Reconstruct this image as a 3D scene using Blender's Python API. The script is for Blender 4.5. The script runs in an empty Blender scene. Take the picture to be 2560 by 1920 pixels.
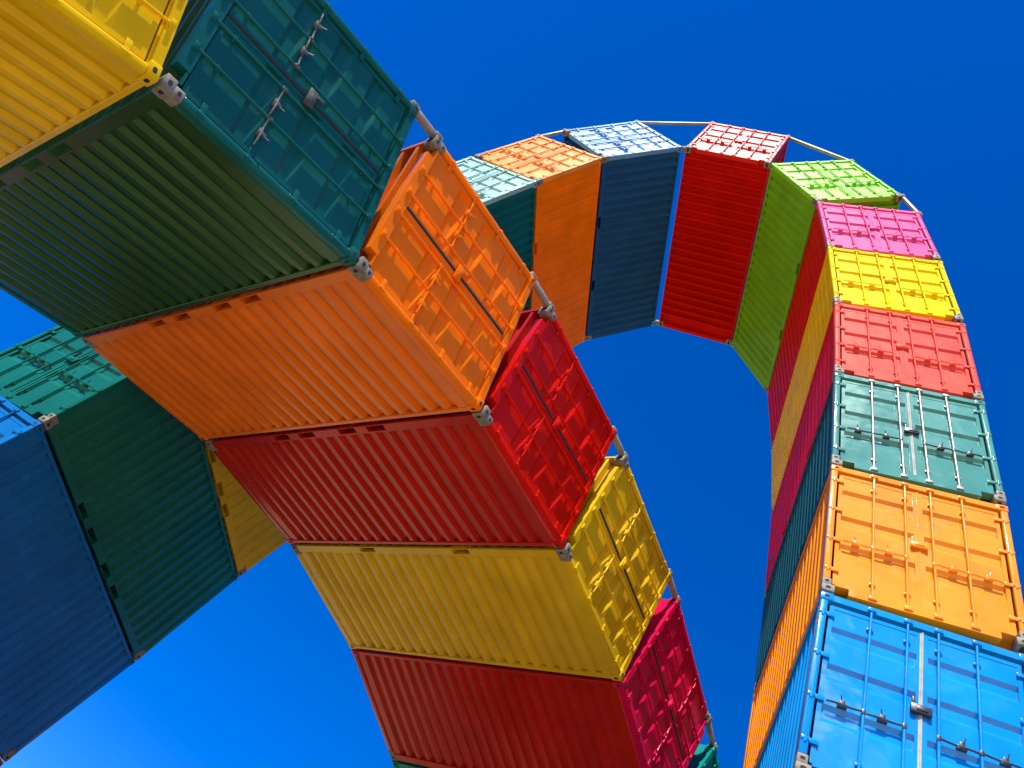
import bpy, bmesh, math, random
from mathutils import Matrix, Vector

random.seed(7)
SC = bpy.context.scene
COL = SC.collection
W, H, L = 2.438, 2.591, 6.058          # a twenty-foot box: width, height, length
HW = W / 2
GAP = 0.03
CAMZ = 2.42                            # eye height above the quay

# ------------------------------------------------------------------ materials
def new_mat(name):
    m = bpy.data.materials.new(name)
    m.use_nodes = True
    nt = m.node_tree
    b = nt.nodes['Principled BSDF']
    return m, nt, b

def N(nt, kind, **kw):
    n = nt.nodes.new(kind)
    for k, v in kw.items():
        setattr(n, k, v)
    return n

def coords(nt):
    """object coordinates shifted by the object's own place, so that no two boxes wear the same marks"""
    tc = N(nt, 'ShaderNodeTexCoord')
    oi = N(nt, 'ShaderNodeObjectInfo')
    add = N(nt, 'ShaderNodeVectorMath', operation='MULTIPLY_ADD')
    add.inputs[1].default_value = (3.7, 2.9, 5.3)
    nt.links.new(oi.outputs['Location'], add.inputs[0])
    nt.links.new(tc.outputs['Object'], add.inputs[2])
    return tc.outputs['Object'], add.outputs[0]

def paint(name, rgb, rough=0.34, wear=0.5, spec=0.2, coat=0.0, tint=.75, wave=.03):
    m, nt, b = new_mat(name)
    lk = nt.links.new
    obj, p = coords(nt)
    # slow fading over the panels
    n1 = N(nt, 'ShaderNodeTexNoise'); n1.inputs['Scale'].default_value = 1.3
    n1.inputs['Detail'].default_value = 5
    lk(p, n1.inputs['Vector'])
    r1 = N(nt, 'ShaderNodeMapRange'); r1.inputs[1].default_value = .3; r1.inputs[2].default_value = .72
    r1.inputs[3].default_value = .86; r1.inputs[4].default_value = 1.1
    lk(n1.outputs['Fac'], r1.inputs[0])
    hs = N(nt, 'ShaderNodeHueSaturation')
    hs.inputs['Color'].default_value = (*rgb, 1)
    lk(r1.outputs[0], hs.inputs['Value'])
    # rain streaks that run down the box
    mp = N(nt, 'ShaderNodeMapping'); mp.inputs['Scale'].default_value = (9, 9, .55)
    lk(p, mp.inputs['Vector'])
    n2 = N(nt, 'ShaderNodeTexNoise'); n2.inputs['Scale'].default_value = 1.6; n2.inputs['Detail'].default_value = 6
    n2.inputs['Roughness'].default_value = .62
    lk(mp.outputs[0], n2.inputs['Vector'])
    r2 = N(nt, 'ShaderNodeMapRange'); r2.inputs[1].default_value = .57; r2.inputs[2].default_value = .8
    r2.inputs[3].default_value = 0; r2.inputs[4].default_value = .45 * wear
    lk(n2.outputs['Fac'], r2.inputs[0])
    mx = N(nt, 'ShaderNodeMixRGB'); mx.inputs[2].default_value = (rgb[0]*.45+.02, rgb[1]*.42+.016, rgb[2]*.4+.012, 1)
    lk(r2.outputs[0], mx.inputs[0]); lk(hs.outputs[0], mx.inputs[1])
    # chips and small rust spots
    n3 = N(nt, 'ShaderNodeTexNoise'); n3.inputs['Scale'].default_value = 11; n3.inputs['Detail'].default_value = 8
    n3.inputs['Roughness'].default_value = .7
    lk(p, n3.inputs['Vector'])
    r3 = N(nt, 'ShaderNodeMapRange'); r3.inputs[1].default_value = .70; r3.inputs[2].default_value = .76
    r3.inputs[3].default_value = 0; r3.inputs[4].default_value = .75 * wear
    lk(n3.outputs['Fac'], r3.inputs[0])
    mx2 = N(nt, 'ShaderNodeMixRGB'); mx2.inputs[2].default_value = (.11, .05, .028, 1)
    lk(r3.outputs[0], mx2.inputs[0]); lk(mx.outputs[0], mx2.inputs[1])
    lk(mx2.outputs[0], b.inputs['Base Color'])
    # gloss
    r4 = N(nt, 'ShaderNodeMapRange'); r4.inputs[3].default_value = rough - .05; r4.inputs[4].default_value = rough + .09
    lk(n1.outputs['Fac'], r4.inputs[0]); lk(r4.outputs[0], b.inputs['Roughness'])
    b.inputs['Specular IOR Level'].default_value = spec
    mxv = max(rgb)
    b.inputs['Specular Tint'].default_value = (*[1-tint+tint*c/mxv for c in rgb], 1)
    b.inputs['Coat Weight'].default_value = coat
    b.inputs['Coat Roughness'].default_value = .06
    # rolled sheet is never quite flat
    n5 = N(nt, 'ShaderNodeTexNoise'); n5.inputs['Scale'].default_value = 2.3; n5.inputs['Detail'].default_value = 1.5
    lk(p, n5.inputs['Vector'])
    bp = N(nt, 'ShaderNodeBump'); bp.inputs['Strength'].default_value = .55; bp.inputs['Distance'].default_value = wave
    lk(n5.outputs['Fac'], bp.inputs['Height'])
    bp2 = N(nt, 'ShaderNodeBump'); bp2.inputs['Strength'].default_value = .12; bp2.inputs['Distance'].default_value = .004
    lk(n3.outputs['Fac'], bp2.inputs['Height']); lk(bp.outputs[0], bp2.inputs['Normal'])
    lk(bp2.outputs[0], b.inputs['Normal'])
    lk(bp.outputs[0], b.inputs['Coat Normal'])
    return m

def plain(name, rgb, rough=.6, metal=0, var=.25, scale=9):
    m, nt, b = new_mat(name)
    lk = nt.links.new
    obj, p = coords(nt)
    n1 = N(nt, 'ShaderNodeTexNoise'); n1.inputs['Scale'].default_value = scale; n1.inputs['Detail'].default_value = 6
    lk(p, n1.inputs['Vector'])
    r1 = N(nt, 'ShaderNodeMapRange'); r1.inputs[1].default_value = .3; r1.inputs[2].default_value = .7
    r1.inputs[3].default_value = 1 - var; r1.inputs[4].default_value = 1 + var * .6
    lk(n1.outputs['Fac'], r1.inputs[0])
    hs = N(nt, 'ShaderNodeHueSaturation'); hs.inputs['Color'].default_value = (*rgb, 1)
    lk(r1.outputs[0], hs.inputs['Value']); lk(hs.outputs[0], b.inputs['Base Color'])
    b.inputs['Roughness'].default_value = rough; b.inputs['Metallic'].default_value = metal
    bp = N(nt, 'ShaderNodeBump'); bp.inputs['Strength'].default_value = .25; bp.inputs['Distance'].default_value = .006
    lk(n1.outputs['Fac'], bp.inputs['Height']); lk(bp.outputs[0], b.inputs['Normal'])
    return m

CAST = plain('bare cast steel', (.21, .19, .15), .66, 0, .4, 14)
HOLE = plain('hole shade', (.02, .018, .016), .9)  # flat ovals that paint the shade inside the lashing holes
RUBBER_PALE = plain('weathered grey rubber', (.36, .34, .28), .7)
RUBBER_DARK = plain('black rubber', (.03, .028, .026), .75)
GALV = plain('galvanised steel', (.36, .35, .32), .42, .35, .3, 18)
WORN = plain('worn zinc', (.085, .095, .08), .5, .2, .4, 20)
BLACK = plain('black enamel', (.02, .025, .035), .4)
ROD = plain('grey painted tube', (.30, .285, .24), .5, 0, .3, 7)
WOOD = plain('plywood', (.20, .12, .06), .8, 0, .35, 6)
CONC = plain('cast concrete', (.36, .34, .31), .85, 0, .2, 4)

# ------------------------------------------------------------------ mesh helpers
class MB:
    """collects boxes, sheets and bars; build() makes ONE mesh"""
    def __init__(s):
        s.v, s.f, s.m = [], [], []
    def add(s, vs, fs, mi=0):
        o = len(s.v); s.v += [tuple(v) for v in vs]
        for f in fs:
            s.f.append([i + o for i in f]); s.m.append(mi)
    def box(s, x0, x1, y0, y1, z0, z1, mi=0):
        vs = [(x0,y0,z0),(x1,y0,z0),(x1,y1,z0),(x0,y1,z0),(x0,y0,z1),(x1,y0,z1),(x1,y1,z1),(x0,y1,z1)]
        s.add(vs, [(0,3,2,1),(4,5,6,7),(0,1,5,4),(1,2,6,5),(2,3,7,6),(3,0,4,7)], mi)
    def rbox(s, x0, x1, y0, y1, z0, z1, r, seg=2, mi=0):
        bm = bmesh.new()
        bmesh.ops.create_cube(bm, size=1)
        for v in bm.verts:
            v.co = Vector(((x0+x1)/2+v.co.x*(x1-x0), (y0+y1)/2+v.co.y*(y1-y0), (z0+z1)/2+v.co.z*(z1-z0)))
        bmesh.ops.bevel(bm, geom=list(bm.edges), offset=r, segments=seg, affect='EDGES', profile=.5)
        bm.verts.index_update()
        s.add([v.co[:] for v in bm.verts], [[v.index for v in f.verts] for f in bm.faces], mi)
        bm.free()
    def bar(s, p0, p1, r, n=10, mi=0, caps=True):
        p0, p1 = Vector(p0), Vector(p1); d = (p1-p0).normalized()
        a = Vector((1,0,0)) if abs(d.x) < .9 else Vector((0,1,0))
        u = d.cross(a).normalized(); w = d.cross(u)
        ring = [[p + (u*math.cos(2*math.pi*i/n)+w*math.sin(2*math.pi*i/n))*r for i in range(n)] for p in (p0, p1)]
        fs = [(i, (i+1) % n, n+(i+1) % n, n+i) for i in range(n)]
        if caps: fs += [tuple(range(n-1,-1,-1)), tuple(range(n, 2*n))]
        s.add(ring[0]+ring[1], fs, mi)
    def sheet(s, prof, t0, t1, place, mi=0):
        """a profile [(a, depth)...] drawn out from t0 to t1; place(a, depth, t) -> xyz"""
        n = len(prof)
        vs = [place(a, d, t0) for a, d in prof] + [place(a, d, t1) for a, d in prof]
        s.add(vs, [(i, i+1, n+i+1, n+i) for i in range(n-1)], mi)
    def mesh(s, name, mats, smooth=False):
        me = bpy.data.meshes.new(name)
        me.from_pydata(s.v, [], s.f)
        for m in mats: me.materials.append(m)
        for p, mi in zip(me.polygons, s.m): p.material_index = mi
        bm = bmesh.new(); bm.from_mesh(me)
        bmesh.ops.recalc_face_normals(bm, faces=bm.faces)
        bm.to_mesh(me); bm.free()
        if smooth:
            me.polygons.foreach_set('use_smooth', [True]*len(me.polygons))
            try: me.set_sharp_from_angle(angle=math.radians(40))
            except Exception: pass
        me.update()
        return me

E = .007                                     # the shell sits this far inside the castings
# ------------------------------------------------------------------ the parts of one box
# x across the doors, y from the doors into the box, z up
def m_casting(top, pale=True):
    """cast corner, its lashing holes as flat ovals painted dark for their shade; corner at x=+HW, y=0; built for the right front, mirrored for the rest"""
    b = MB()
    z0, z1 = (H-.118, H) if top else (0, .118)
    b.rbox(HW-.162, HW, 0, .178, z0, z1, .012)
    if not top:
        b.rbox(HW-.118, HW-.003, .003, .165, .112, .225, .010)
    zc = (z0+z1)/2
    def hole(c, ax, w, h):
        n = 12; pts = []
        for i in range(n):
            a = 2*math.pi*i/n
            du, dv = math.copysign(abs(math.cos(a))**.7, math.cos(a))*w/2, math.copysign(abs(math.sin(a))**.7, math.sin(a))*h/2
            if ax == 'y': pts.append((c[0]+du, c[1], c[2]+dv))
            elif ax == 'x': pts.append((c[0], c[1]+du, c[2]+dv))
            else: pts.append((c[0]+du, c[1]+dv, c[2]))
        b.add(pts, [tuple(range(n))], 1)
    hole((HW-.081, -.0015, zc), 'y', .066, .046)
    hole((HW+.0015, .089, zc), 'x', .066, .046)
    hole((HW-.081, .089, z1+.0015 if top else -.0015), 'z', .066, .12)
    if not top:
        hole((HW-.062, .0015, .172), 'y', .055, .04)
    return b

def mirror(b, mx, my):
    c = MB(); c.f = [list(reversed(f)) if mx != my else f for f in b.f]; c.m = b.m
    c.v = [(-x if mx else x, L-y if my else y, z) for x, y, z in b.v]
    return c

def m_front():
    """door end of the frame: posts, header, sill and the keepers for the bars"""
    b = MB()
    xo, xi = HW-E, HW-.162
    for s in (-1, 1):
        x0, x1 = sorted((s*(xo-.098), s*xo))
        b.rbox(x0, x1, E, .145, .22, H-.115, .022, 3)
    b.box(-xi, xi, .012, .12, H-.112, H-.012)
    b.box(-xi-.06, xi+.06, .055, .13, H-.135, H-.113)
    b.box(-xi+.17, xi-.17, .010, .14, .014, .158)              # the sill is notched beside the castings
    for s in (-1, 1):
        x0, x1 = sorted((s*(xi-.17), s*(xi+.001)))
        b.box(x0, x1, .013, .14, .125, .155)
    for x in (-.6, -.175, .175, .6):
        b.box(x-.055, x+.055, -.004, .0125, H-.088, H-.036)
        b.box(x-.055, x+.055, -.004, .0105, .045, .105)
    return b

def m_rear():
    b = MB()
    xo, xi = HW-E, HW-.162
    for s in (-1, 1):
        x0, x1 = sorted((s*(xo-.098), s*xo))
        b.rbox(x0, x1, L-.145, L-E, .22, H-.115, .012)
    b.box(-xi, xi, L-.10, L-.012, H-.10, H-.012)
    b.box(-xi, xi, L-.12, L-.012, .014, .155)
    return b

def m_toprail(s):
    b = MB(); xo = HW-E
    x0, x1 = sorted((s*(xo-.062), s*xo))
    b.rbox(x0, x1, .176, L-.176, H-.088, H-.022, .006, 1)
    return b

def m_bottomrail(s, pockets):
    """cut by the fork pockets"""
    b = MB(); xo = HW-E
    x0, x1 = sorted((s*(xo-.045), s*(xo+.001)))
    cuts = [.17]
    for c in sorted(pockets): cuts += [c-.178, c+.178]
    cuts.append(L-.17)
    for i in range(0, len(cuts), 2):
        b.box(x0, x1, cuts[i], cuts[i+1], .021, .160)
    for c in pockets:
        b.box(x0, x1, c-.178, c+.178, .134, .160)
        b.box(x0, x1, c-.178, c+.178, .021, .032)
    return b

def corr(a0, a1, flat, slope, inner, depth, lead):
    """trapezoid corrugation between a0 and a1"""
    pitch = flat+2*slope+inner
    n = int((a1-a0-2*lead) // pitch)
    start = (a0+a1)/2 - n*pitch/2
    pr = [(a0, 0)]
    for i in range(n):
        s = start+i*pitch+flat/2
        pr += [(s, 0), (s+slope, depth), (s+slope+inner, depth), (s+2*slope+inner, 0)]
    pr.append((a1, 0))
    return pr

def m_side(style):
    b = MB()
    if style == 'deep': pr = corr(.14, L-.14, .078, .046, .092, .055, .10)
    else: pr = corr(.14, L-.14, .182, .030, .060, .024, .12)       # shallow wide ribs
    xo = HW-E-.014
    for s in (-1, 1):
        b2 = MB(); b2.sheet(pr, .159, H-.087, lambda a, d, t: (s*(xo-d), a, t))
        b.add(b2.v, b2.f)
    return b

def m_side_one(style, s):
    b = MB()
    pr = corr(.14, L-.14, .078, .046, .092, .055, .10) if style == 'deep' else corr(.14, L-.14, .182, .030, .060, .024, .12)
    xo = HW-E-.014
    b.sheet(pr, .159, H-.087, lambda a, d, t: (s*(xo-d), a, t))
    return b

def m_roof():
    b = MB()
    pr = corr(.14, L-.10, .10, .025, .085, .020, .12)
    b.sheet(pr, -(HW-E-.05), HW-E-.05, lambda a, d, t: (t, a, H-.024-d))
    return b

def m_end():
    b = MB()
    pr = corr(-(HW-E-.09), HW-E-.09, .11, .05, .10, .042, .04)
    b.sheet(pr, .15, H-.09, lambda a, d, t: (a, L-.024-d, t))
    return b

def m_under(pockets, closed=True):
    b = MB()
    xi = HW-E-.05
    b.box(-xi, xi, .13, L-.11, .150, .172)                                  # deck
    y = .32
    while y < L-.25:
        if all(abs(y-c) > .21 for c in pockets):
            b.box(-xi, xi, y-.022, y-.016, .03, .149)                       # web
            b.box(-xi, xi, y-.0155, y+.03, .03, .037)                       # lower flange
        y += .262
    for c in pockets:                                                       # steel tunnels for the forks
        for s in (-1, 1):
            b.box(-xi, xi, c+s*.184-.004, c+s*.184+.004, .016, .149)
        if closed: b.box(-xi, xi, c-.1795, c+.1795, .015, .021)
    return b

RIBS = (1.985, 1.42, .845)                    # heights of the three pressed grooves
HANDLE_Z = 1.0
def m_leaf():
    """right leaf, x from .008 to HW-.115: a pressed sheet inside a frame of four box sections"""
    b = MB()
    x0, x1, z0, z1 = .012, HW-.134, .176, H-.156
    y = .050; dep = .038
    st = .052
    b.box(x0, x0+st, y-.008, y+.055, z0, z1)
    b.box(x1-st, x1, y-.008, y+.055, z0, z1)
    b.box(x0+st, x1-st, y-.006, y+.055, z1-.055, z1)
    b.box(x0+st, x1-st, y-.006, y+.055, z0, z0+.055)
    pr = [(z1-.055, 0)]
    for zc in RIBS:
        pr += [(zc+.118, 0), (zc+.062, dep), (zc-.050, dep), (zc-.118, 0)]
    pr.append((z0+.055, 0))
    b.sheet(pr, x0+st, x1-st, lambda a, d, t: (t, y+d, a))
    return b

HINGE_Z = (.42, 1.0, 1.62, 2.26)
def m_hinge(z):
    b = MB()
    xo = HW-E
    b.rbox(xo-.195, xo-.020, .014, .032, z-.030, z+.030, .006)
    b.bar((xo-.052, .012, z-.050), (xo-.052, .012, z+.050), .019, 10)
    b.rbox(xo-.095, xo-.008, -.003, .030, z-.024, z+.024, .005)
    return b

def m_lockbar(x):
    b = MB()
    b.bar((x, .018, .05), (x, .018, H-.045), .0175, 12)
    for z in (.075, H-.062):                                   # cams
        b.rbox(x-.045, x+.045, -.012, .034, z-.028, z+.028, .006)
    for z in (.34, 2.22):                     # bearing brackets
        b.rbox(x-.040, x+.040, .022, .046, z-.018, z+.018, .004)
        b.bar((x, .018, z-.018), (x, .018, z+.018), .0205, 10)
    return b

def m_handle(x, s):
    b = MB()
    z = HANDLE_Z
    b.rbox(x-.022, x+.022, -.004, .024, z-.034, z+.034, .005)   # hub
    x1 = x+s*.40
    n = 6
    pts = [(x+s*.02+(x1-x-s*.02)*i/n, .000+.008*math.sin(i*1.0), z-.004-.018*i/n) for i in range(n+1)]
    for p, q in zip(pts, pts[1:]): b.bar(p, q, .0125, 8)
    xa = x+s*.22                                               # catch and retainer
    x0, xx = sorted((xa-s*.045, xa+s*.060))
    b.rbox(x0, xx, -.006, .043, z-.044, z+.004, .005)
    b.rbox(x0+.025, xx-.025, -.012, -.004, z-.030, z+.045, .003)
    b.bar((xa+s*.02, -.010, z+.03), (xa+s*.035, -.030, z+.085), .007, 6)
    return b

def m_gasket():
    b = MB()
    b.box(-.0085, .0085, .030, .085, .175, H-.145)
    b.box(-.030, .006, .0385, .0415, .185, H-.155)
    return b

def m_lockbox():
    b = MB()
    b.rbox(-.120, .105, -.010, .041, 1.235, 1.345, .008)
    b.rbox(-.060, .060, -.020, -.008, 1.262, 1.318, .005)
    b.rbox(-.105, -.075, .000, .041, 1.35, 1.44, .005)
    return b

FOUR = (L/2-1.04, L/2-.45, L/2+.45, L/2+1.04)
TWO = (L/2-1.04, L/2+1.04)
NONE = ()
CACHE = {}
def mesh_of(key, make, mats, smooth=False):
    if key not in CACHE:
        CACHE[key] = make().mesh(key if isinstance(key, str) else '_'.join(str(k) for k in key), mats, smooth)
    return CACHE[key]

def part(name, me, parent, mats):
    o = bpy.data.objects.new(name, me)
    COL.objects.link(o); o.parent = parent
    for i, m in enumerate(mats):
        o.material_slots[i].link = 'OBJECT'
        o.material_slots[i].material = m
    return o

def container(colour, M, label, group, pockets=TWO, style='deep', cast_top=None, bar=None, gear=None, gasket=None,
              under=None, closed=True, fin='plain', walls='gloss', door=None):
    """one shipping container; M puts its local frame in the world"""
    root = bpy.data.objects.new('shipping_container', None)
    COL.objects.link(root)
    root.matrix_world = M
    root.empty_display_size = .3
    root['label'] = label; root['category'] = 'shipping container'; root['group'] = group
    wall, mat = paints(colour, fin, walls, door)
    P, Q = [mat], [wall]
    bar = bar or mat; gear = gear or mat; under = under or wall; cast_top = cast_top or mat
    pk = len(pockets)
    part('front_frame', mesh_of('front', m_front, P, True), root, P)
    part('rear_frame', mesh_of('rear', m_rear, P, True), root, Q)
    for s in (1, -1):
        part('top_rail', mesh_of(('toprail', s), lambda: m_toprail(s), P), root, Q)
        part('bottom_rail', mesh_of(('bottomrail', s, pk), lambda: m_bottomrail(s, pockets), P), root, Q)
    for s, nm in ((1, 'a'), (-1, 'b')):
        part('side_wall', mesh_of(('side', style, s), lambda: m_side_one(style, s), P), root, Q)
    part('roof_panel', mesh_of('roof', m_roof, P), root, P if door else Q)
    part('end_wall', mesh_of('end', m_end, P), root, Q)
    part('underframe', mesh_of(('under', pk, closed), lambda: m_under(pockets, closed), P), root, [under])
    for top in (False, True):
        for mx in (0, 1):
            for my in (0, 1):
                part('corner_casting', mesh_of(('casting', top, mx, my), lambda: mirror(m_casting(top), mx, my), [CAST, HOLE], True),
                     root, [cast_top if top else CAST, HOLE])
    for mx, s in ((0, 1), (1, -1)):
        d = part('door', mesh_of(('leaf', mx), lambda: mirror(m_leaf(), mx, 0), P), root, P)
        for z in HINGE_Z:
            part('hinge', mesh_of(('hinge', mx, z), lambda: mirror(m_hinge(z), mx, 0), P, True), d, P)
        for x in (.175, .6):
            part('locking_bar', mesh_of(('bar', mx, x), lambda: m_lockbar(s*x), P, True), d, [bar])
            part('handle', mesh_of(('handle', mx, x), lambda: m_handle(s*x, s), P, True), d, [gear])
        if not mx:
            part('door_gasket', mesh_of('gasket', m_gasket, [RUBBER_PALE]), d, [gasket or mat])
            part('lock_box', mesh_of('lockbox', m_lockbox, P, True), d, [gear])
    return root

# ------------------------------------------------------------------ paints
RGB = dict(
    blue=(.004, .235, .66), amber=(.86, .27, .004), seagreen=(.075, .26, .21), coral=(.66, .045, .035),
    yellow=(.80, .56, .006), raspberry=(.64, .018, .09), lime=(.16, .42, .012), red=(.58, .008, .003),
    navy=(.015, .085, .25), orange=(.90, .19, .003), teal=(.004, .115, .12), ochre=(.66, .42, .010),
    darkgreen=(.008, .13, .105), crimson=(.56, .005, .06), green=(.006, .21, .17), gold=(.80, .50, .004),
    rust=(.45, .09, .01), steelblue=(.008, .15, .47), pink=(.74, .085, .27), navyglare=(.10, .31, .60), scarletglare=(.76, .085, .06), orangeglare=(.85, .30, .05), tealglare=(.22, .46, .43),  # pink and the tones after it: glare put into the door colour
    limelit=(.22, .62, .02), redshade=(.44, .012, .003), orangeshade=(.78, .165, .004), seagreenshade=(.012, .085, .10), scarlet=(.56, .006, .022), deeptealshade=(.016, .058, .016), deepteal=(.008, .105, .098))  # lime door tone carries sunlight; the darker wall tones carry the soffit shade
# side walls wear a flat weathered coat, doors and frames a glossier one: (roughness, specular, coat, tint)
FINISH = dict(plain=(.22, .17, 0, .8), glare=(.45, .28, 0, .0), half=(.43, .12, 0, .1), faint=(.40, .04, 0, .3), mirror=(.20, .12, .9, .6), satin=(.40, .02, 0, 1))
PAINT, _made = {}, {}
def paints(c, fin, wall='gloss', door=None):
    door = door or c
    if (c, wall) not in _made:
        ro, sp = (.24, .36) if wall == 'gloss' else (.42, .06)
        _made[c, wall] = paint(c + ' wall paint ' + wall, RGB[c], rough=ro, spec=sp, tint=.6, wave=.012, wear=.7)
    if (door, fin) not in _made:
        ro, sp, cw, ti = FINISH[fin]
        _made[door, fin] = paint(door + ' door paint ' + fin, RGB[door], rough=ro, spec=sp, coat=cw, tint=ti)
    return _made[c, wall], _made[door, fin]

# ------------------------------------------------------------------ the two arches
def chain(p0, tan, out, depth, elevs, lens, gaps=None):
    """walks along an arch: inner joint points, one (start, tangent, outward) per box"""
    res = []; p = p0.copy()
    for i, (el, ln) in enumerate(zip(elevs, lens)):
        ga, gb = gaps(i) if gaps else (GAP/2, GAP/2)
        t = tan(el); n = out(el)
        s = p + t*ga
        res.append((s, t, n, ln))
        p = s + t*(ln+gb)
    return res, p

def place(s, t, n, ln, depth, up):
    """up: 'start' bottom at the start, 'end' bottom at the far end, 'in' bottom on the inner side"""
    Y = depth
    if up == 'in':
        Z = n; X = Y.cross(Z); rad = H; c = s + t*(ln/2)
        o = c
    else:
        Z = t if up == 'start' else -t
        X = Y.cross(Z)
        o = (s if up == 'start' else s+t*ln) + n*(W/2)
    M = Matrix((X, Y, Z)).transposed().to_4x4()
    M.translation = o
    return M

ORIG = Vector((0, 0, CAMZ))
# tall arch: plane x-z, doors towards -y
def tan_b(e): e = math.radians(e); return Vector((-math.cos(e), 0, math.sin(e)))
def out_b(e): e = math.radians(e); return Vector((math.sin(e), 0, math.cos(e)))
B_ELEV = [85.76, 83.15, 81.58, 80.51, 77.3, 74.6, 51.48, .02, -51.05, -71.59, -74.08, -80.06, -80.22, -80.32, -83.83, -81.45]
B_P0 = Vector((.71623, 8.13199, 5.49556)) + ORIG
B_D = Vector((0, 1, 0))
B_FOOT = [89.6, 89.0, 87.6]
lensB = [W if i == 7 else H for i in range(16)]
pre = Vector(B_P0)
for e in reversed(B_FOOT): pre = pre - tan_b(e)*(H+GAP)
chB, endB = chain(pre, tan_b, out_b, B_D, B_FOOT + B_ELEV + [-86.5, -88.5], [H]*3 + lensB + [H]*2,
                 lambda i: (.015, .060) if i == 10 else (.060, .01) if i == 11 else (.01, .01) if i > 11 else (.015, .015))

# low arch: plane along (-.444, -.896)
A_D = Vector((-.8960653, .4439224, 0)).normalized()
A_H = Vector((-A_D.y, A_D.x, 0))
A_H = Vector((-.4439224, -.8960653, 0))
def tan_a(e): e = math.radians(e); return A_H*math.cos(e) + Vector((0, 0, math.sin(e)))
def out_a(e): e = math.radians(e); return -A_H*math.sin(e) + Vector((0, 0, math.cos(e)))
A_ELEV = [21.88, 11.11, .65, -8.89, -19.36, -27.93, -36.5]
A_P0 = Vector((.53122, 15.61365, 6.21632)) + ORIG
A_FOOT = [64, 56, 46, 34]
pre = Vector(A_P0)
for e in reversed(A_FOOT): pre = pre - tan_a(e)*(H+GAP)
chA, endA = chain(pre, tan_a, out_a, A_D, A_FOOT + A_ELEV + [-44, -51, -58], [H]*14)

GB, GA = 'containers of the tall arch', 'containers of the low near arch'
SPEC_B = [
    ('rust', 'start', 'rust orange container standing on the quay as the foot of the tall arch', dict()),
    ('green', 'start', 'sea green container second from the quay in the right leg of the tall arch', dict()),
    ('coral', 'start', 'coral red container just below the bright blue one in the right leg', dict()),
    ('blue', 'start', 'bright blue container with sky mirrored in its doors, under the amber one', dict(fin='mirror', gasket=RUBBER_PALE, gear=BLACK, style='deep')),
    ('amber', 'start', 'amber orange container with glossy doors stacked directly on the bright blue one', dict(fin='mirror', gasket=None)),
    ('seagreenshade', 'start', 'pale sea green container with grey locking bars between the amber and the coral one', dict(door='seagreen', fin='mirror', gasket=RUBBER_PALE, bar=GALV, gear=BLACK)),
    ('scarlet', 'start', 'coral red container between the bright yellow and the pale sea green one', dict(door='scarletglare', fin='faint', style='shallow')),
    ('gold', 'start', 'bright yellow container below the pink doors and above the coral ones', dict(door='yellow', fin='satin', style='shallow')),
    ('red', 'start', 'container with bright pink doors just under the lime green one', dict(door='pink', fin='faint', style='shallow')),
    ('lime', 'start', 'lime green container leaning in at the right shoulder of the tall arch', dict(door='limelit', fin='half', )),
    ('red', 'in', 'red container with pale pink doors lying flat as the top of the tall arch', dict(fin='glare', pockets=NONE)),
    ('navy', 'end', 'dark blue container with whitish doors left of the red one at the top', dict(door='navyglare', fin='glare', )),
    ('orange', 'end', 'orange container between the dark blue and the teal one on the far tall arch', dict(door='orangeglare', fin='half', style='shallow')),
    ('teal', 'end', 'teal container with pale doors partly behind the near orange doors', dict(door='tealglare', fin='glare', )),
    ('coral', 'end', 'red container of the tall arch hidden behind the low arch, below the teal one', dict()),
    ('amber', 'end', 'amber container of the tall arch hidden behind the low arch, above the yellow one', dict()),
    ('ochre', 'end', 'yellow container mostly hidden, a corner wedge showing beside the dark green corrugated side', dict(walls='matt', style='shallow', pockets=FOUR)),
    ('darkgreen', 'end', 'container with green doors and dark green underside above the dark blue one at lower left', dict(pockets=FOUR)),
    ('steelblue', 'end', 'blue container with dark ribbed side at the lower left corner', dict()),
    ('rust', 'end', 'rust orange container below the blue one, only a corner in view at lower left', dict()),
    ('teal', 'end', 'teal container standing on the quay as the left foot of the tall arch', dict()),
]
for i, ((s, t, n, ln), (c, up, lab, kw)) in enumerate(zip(chB, SPEC_B)):
    container(c, place(s, t, n, ln, B_D, up), lab, GB, **{'walls': 'matt' if i < 14 else 'gloss', **kw})

SPEC_A = [
    ('yellow', 'start', 'yellow container standing on the quay as the far foot of the low arch', dict()),
    ('navy', 'start', 'dark blue container second from the quay at the far end of the low arch', dict()),
    ('red', 'start', 'red container third from the quay at the far end of the low arch', dict()),
    ('orange', 'start', 'orange container below the small teal one at the far end of the low arch', dict()),
    ('green', 'start', 'teal green container of which only a small tip shows at bottom, below the crimson doors', dict()),
    ('redshade', 'start', 'crimson container with dark red ribbed underside below the yellow one', dict(door='crimson', gasket=RUBBER_DARK)),
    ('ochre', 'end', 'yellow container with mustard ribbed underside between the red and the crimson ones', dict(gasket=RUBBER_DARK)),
    ('redshade', 'end', 'red container with glossy red doors and dark red underside, just below the orange one', dict(door='red', pockets=FOUR, gasket=RUBBER_DARK)),
    ('orangeshade', 'end', 'large orange container with sunlit orange doors in the middle of the low arch', dict(door='orange', pockets=FOUR, gasket=RUBBER_DARK)),
    ('deeptealshade', 'end', 'large dark teal container with grey handles on its doors, above the big orange one', dict(door='deepteal', pockets=FOUR, gasket=RUBBER_DARK, gear=WORN, closed=False)),
    ('gold', 'end', 'huge yellow container cut by the top left corner of the picture', dict(style='deep', gasket=RUBBER_DARK)),
    ('coral', 'end', 'coral red container overhead beside the huge yellow one of the low arch', dict()),
    ('blue', 'end', 'blue container second from the quay at the near end of the low arch', dict()),
    ('lime', 'end', 'lime green container standing on the quay as the near foot of the low arch', dict()),
]
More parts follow.
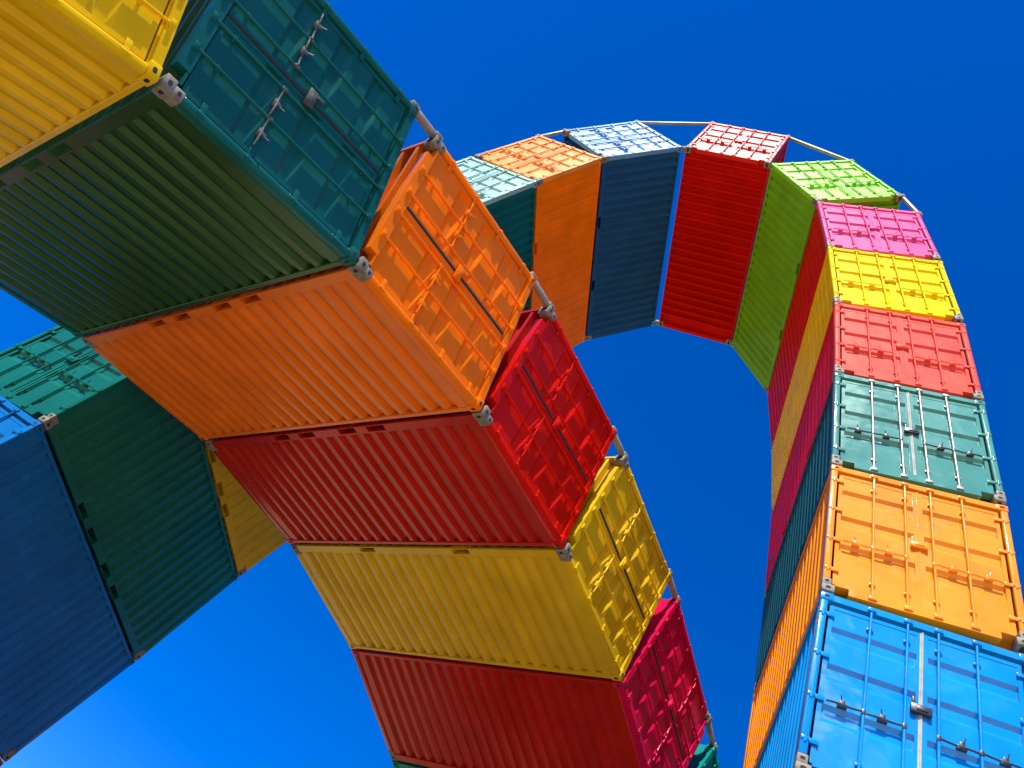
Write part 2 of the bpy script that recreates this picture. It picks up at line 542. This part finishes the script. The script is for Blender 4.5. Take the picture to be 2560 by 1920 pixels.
for (s, t, n, ln), (c, up, lab, kw) in zip(chA, SPEC_A):
    container(c, place(s, t, n, ln, A_D, up), lab, GA, **kw)

# ------------------------------------------------------------------ tie rods across the wedge gaps, on the outer front corners
def rods(ch, depth, rad_of, labels, first):
    for i, lab in labels.items():
        s0, t0, n0, l0 = ch[first+i]; s1, t1, n1, l1 = ch[first+i+1]
        a = s0 + t0*(l0-.05) + n0*(rad_of(first+i)+.012) + depth*.075
        b = s1 + t1*.05 + n1*(rad_of(first+i+1)+.012) + depth*.075
        d = b-a; ln = d.length
        X = d.normalized(); Zv = (n0+n1).normalized(); Zv = (Zv - X*Zv.dot(X)).normalized(); Y = Zv.cross(X)
        M = Matrix((X, Y, Zv)).transposed().to_4x4(); M.translation = a
        root = bpy.data.objects.new('tie_rod', None); COL.objects.link(root); root.matrix_world = M
        root['label'] = lab; root['category'] = 'tie rod'; root['group'] = 'grey tie rods across the outer gaps'
        m = MB(); m.rbox(.02, ln-.02, -.045, .045, -.035, .045, .014)
        part('tube', m.mesh('tube', [ROD], True), root, [ROD])
        for x in (0, ln):
            m = MB(); m.rbox(x-.072, x+.072, -.062, .062, -.03, .052, .012); m.bar((x, -.082, .012), (x, .082, .012), .024, 10)
            part('end_clamp', m.mesh('end_clamp', [CAST], True), root, [CAST])
rods(chB, B_D, lambda i: H if i == 10 else W, {
    4: 'short grey tie rod between the yellow and the coral doors on the right edge',
    5: 'short grey tie rod between the pink and the yellow doors on the right edge',
    } if False else {
    5: 'slanting grey tie rod from the pink doors up to the lime green ones',
    6: 'long sloping grey tie rod from the lime green container up to the red one',
    7: 'level grey tie rod across the wide gap between the red and the whitish doors',
    8: 'short grey tie rod between the whitish doors and the orange doors of the far arch'}, 3)
rods(chA, A_D, lambda i: W, {
    0: 'dark tie rod between the crimson doors and the small teal tip at bottom',
    1: 'dark tie rod between the yellow doors and the crimson doors',
    2: 'dark tie rod between the glossy red doors and the yellow doors',
    3: 'grey tie rod between the big orange doors and the glossy red doors',
    4: 'thick grey tie rod between the dark teal doors and the big orange doors'}, 4)

# hinge blocks that hold the one wide inner joint open
s7, t7, n7, l7 = chB[10]
pj = s7 + t7*(l7+.060)
for yy, lab in ((.09, 'small grey hinge block at near end of the sky slit at the top'),
                (L-.09, 'small pale hinge block at the far lower end of the sky slit')):
    q = pj + B_D*yy
    o = bpy.data.objects.new('hinge_block', None)
    m = MB(); m.rbox(-.055, .055, -.055, .055, .004, .11, .008); m.bar((-.001, -.075, .03), (.001, .075, .03), .022, 10)
    o = bpy.data.objects.new('hinge_block', m.mesh('hinge_block', [CAST], True)); COL.objects.link(o); o.location = q
    o['label'] = lab; o['category'] = 'hinge block'; o['group'] = 'hinge blocks of the top joint'

# ------------------------------------------------------------------ footings and ground
def footing(s, t, n, depth, lab, flip):
    c = s + n*(W/2) + depth*(L/2)
    top = min((s).z, (s+n*W).z) - .0
    h = max(top, .12)
    o = bpy.data.objects.new('concrete_footing', None)
    m = MB(); m.rbox(-1.9, 1.9, -3.5, 3.5, -.6, h-.01, .04)
    Y = depth; Z = Vector((0, 0, 1)); X = Y.cross(Z)
    o = bpy.data.objects.new('concrete_footing', m.mesh('concrete_footing', [CONC], True)); COL.objects.link(o)
    M = Matrix((X, Y, Z)).transposed().to_4x4(); M.translation = Vector((c.x, c.y, 0)); o.matrix_world = M
    o['label'] = lab; o['category'] = 'footing'; o['group'] = 'concrete footings of the arches'
footing(chB[0][0], chB[0][1], chB[0][2], B_D, 'grey concrete footing under the right leg of the tall arch', 0)
eB = chB[-1]; footing(eB[0]+eB[1]*eB[3], eB[1], eB[2], B_D, 'grey concrete footing under the left leg of the tall arch', 0)
footing(chA[0][0], chA[0][1], chA[0][2], A_D, 'grey concrete footing under the far end of the low arch', 0)
eA = chA[-1]; footing(eA[0]+eA[1]*eA[3], eA[1], eA[2], A_D, 'grey concrete footing under the near end of the low arch', 0)

def ground_mat(name, c1, c2, cm, brick):
    m, nt, b = new_mat(name)
    lk = nt.links.new
    tc = N(nt, 'ShaderNodeTexCoord')
    n1 = N(nt, 'ShaderNodeTexNoise'); n1.inputs['Scale'].default_value = .35; n1.inputs['Detail'].default_value = 8
    lk(tc.outputs['Object'], n1.inputs['Vector'])
    br = N(nt, 'ShaderNodeTexBrick'); br.inputs['Scale'].default_value = brick
    br.inputs['Color1'].default_value = (*c1, 1); br.inputs['Color2'].default_value = (*c2, 1)
    br.inputs['Mortar'].default_value = (*cm, 1); br.inputs['Mortar Size'].default_value = .012
    lk(tc.outputs['Object'], br.inputs['Vector'])
    mx = N(nt, 'ShaderNodeMixRGB', blend_type='MULTIPLY'); mx.inputs[0].default_value = .25
    lk(br.outputs[0], mx.inputs[1]); lk(n1.outputs['Fac'], mx.inputs[2])
    lk(mx.outputs[0], b.inputs['Base Color'])
    b.inputs['Roughness'].default_value = .85
    return m
def sheet_obj(name, x0, x1, y0, y1, z, mat):
    m = MB(); m.add([(x0,y0,z),(x1,y0,z),(x1,y1,z),(x0,y1,z)], [(0,1,2,3)])
    g = bpy.data.objects.new(name, m.mesh(name, [mat])); COL.objects.link(g); g['kind'] = 'structure'
sheet_obj('ground', -2500, 2500, -2500, 2500, -.004, ground_mat('dark asphalt', (.07,.065,.055), (.08,.074,.062), (.05,.046,.04), .3))
PAVE = ground_mat('sandy bounce paving', (.58,.46,.25), (.64,.51,.29), (.42,.34,.2), 1.2)  # unseen; bright areas laid out to bounce warm light onto the soffits
sheet_obj('bounce_pavement', -4, 60, -70, 28, 0, PAVE)
sheet_obj('bounce_pavement', 3, 60, 28, 90, 0, PAVE)
sheet_obj('bounce_pavement', -90, -11.5, -70, 80, 0, PAVE)

# unseen dark ring, added to block the bright horizon light, below the picture
m = MB(); nn = 96; hr = random.Random(3)
hts = [95+30*math.sin(i*.37)+20*hr.random() for i in range(nn)]
vs = []
for k, (r, f) in enumerate(((900, 0), (1000, .75), (1150, 1), (1700, 0))):
    for i in range(nn):
        a = 2*math.pi*i/nn
        vs.append((r*math.cos(a), r*math.sin(a), -1 + hts[i]*f))
fs = [(k*nn+i, k*nn+(i+1) % nn, (k+1)*nn+(i+1) % nn, (k+1)*nn+i) for k in range(3) for i in range(nn)]
m.add(vs, fs)
g = bpy.data.objects.new('hills', m.mesh('hills', [plain('wooded slope', (.035, .05, .025), .95, 0, .4, .02)], True)); COL.objects.link(g); g['kind'] = 'structure'

# ------------------------------------------------------------------ sun and sky
SUN_EL, SUN_PHI = 52.5, -15.5          # elevation; azimuth from -y towards +x
el, ph = math.radians(SUN_EL), math.radians(SUN_PHI)
sdir = Vector((math.cos(el)*math.sin(ph), -math.cos(el)*math.cos(ph), math.sin(el)))
sl = bpy.data.lights.new('sun', 'SUN'); sl.energy = 4.8; sl.angle = math.radians(.53); sl.color = (1, .95, .86)
so = bpy.data.objects.new('sun', sl); COL.objects.link(so)
so.rotation_euler = sdir.to_track_quat('Z', 'Y').to_euler()

CLOUD_DIR = Vector((-.20, -.68, .70)).normalized()
wd = bpy.data.worlds.new('World'); SC.world = wd; wd.use_nodes = True
nt = wd.node_tree; lk = nt.links.new
bg = nt.nodes['Background']
sky = N(nt, 'ShaderNodeTexSky', sky_type='NISHITA')
sky.sun_disc = False; sky.sun_elevation = el
sky.sun_rotation = math.atan2(sdir.x, sdir.y)
sky.altitude = 0; sky.air_density = 1.0; sky.dust_density = .12; sky.ozone_density = 3.0
hs = N(nt, 'ShaderNodeHueSaturation'); hs.inputs['Saturation'].default_value = 1.55; hs.inputs['Value'].default_value = 1.0
lk(sky.outputs[0], hs.inputs['Color'])
deep = N(nt, 'ShaderNodeMixRGB', blend_type='MULTIPLY')          # the polarised, saturated blue of the photograph
deep.inputs[0].default_value = 1; deep.inputs[2].default_value = (.6, 1.06, 1.76, 1)
lk(hs.outputs[0], deep.inputs[1])
# a few fair-weather clouds low in the sky behind the viewer
geo = N(nt, 'ShaderNodeTexCoord')
cn = N(nt, 'ShaderNodeTexNoise'); cn.inputs['Scale'].default_value = 5.5; cn.inputs['Detail'].default_value = 7
cn.inputs['Roughness'].default_value = .55
lk(geo.outputs['Generated'], cn.inputs['Vector'])
cr = N(nt, 'ShaderNodeMapRange'); cr.inputs[1].default_value = .44; cr.inputs[2].default_value = .58
lk(cn.outputs['Fac'], cr.inputs[0])
dot = N(nt, 'ShaderNodeVectorMath', operation='DOT_PRODUCT'); dot.inputs[1].default_value = CLOUD_DIR
lk(geo.outputs['Generated'], dot.inputs[0])
ar = N(nt, 'ShaderNodeMapRange'); ar.inputs[1].default_value = .91; ar.inputs[2].default_value = .955
lk(dot.outputs['Value'], ar.inputs[0])
cm = N(nt, 'ShaderNodeMath', operation='MULTIPLY'); lk(cr.outputs[0], cm.inputs[0]); lk(ar.outputs[0], cm.inputs[1])
cl = N(nt, 'ShaderNodeMixRGB'); cl.inputs[2].default_value = (30, 30, 31, 1)
lk(cm.outputs[0], cl.inputs[0]); lk(deep.outputs[0], cl.inputs[1])
lk(cl.outputs[0], bg.inputs['Color'])
bg.inputs['Strength'].default_value = .072

# ------------------------------------------------------------------ camera
R = [[.88880025, .28752922, -.35687681], [-.02784722, .81114966, .58417528], [.45744796, -.50927711, .72895692]]
right = Vector((R[0][0], R[1][0], R[2][0])); down = Vector((R[0][1], R[1][1], R[2][1])); fwd = Vector((R[0][2], R[1][2], R[2][2]))
cam = bpy.data.cameras.new('camera'); co = bpy.data.objects.new('camera', cam); COL.objects.link(co)
M = Matrix((right, -down, -fwd)).transposed().to_4x4(); M.translation = ORIG
co.matrix_world = M
cam.sensor_width = 36; cam.lens = 2053.003/2560*36
cam.clip_start = .05; cam.clip_end = 6000
SC.camera = co

vs = SC.view_settings
SC.display_settings.display_device = 'sRGB'
vs.view_transform = 'Standard'; vs.look = 'None'; vs.exposure = .7; vs.gamma = 1; vs.use_curve_mapping = False
SC.cycles.max_bounces = 8; SC.cycles.diffuse_bounces = 5; SC.cycles.glossy_bounces = 4
SC.cycles.use_denoising = True
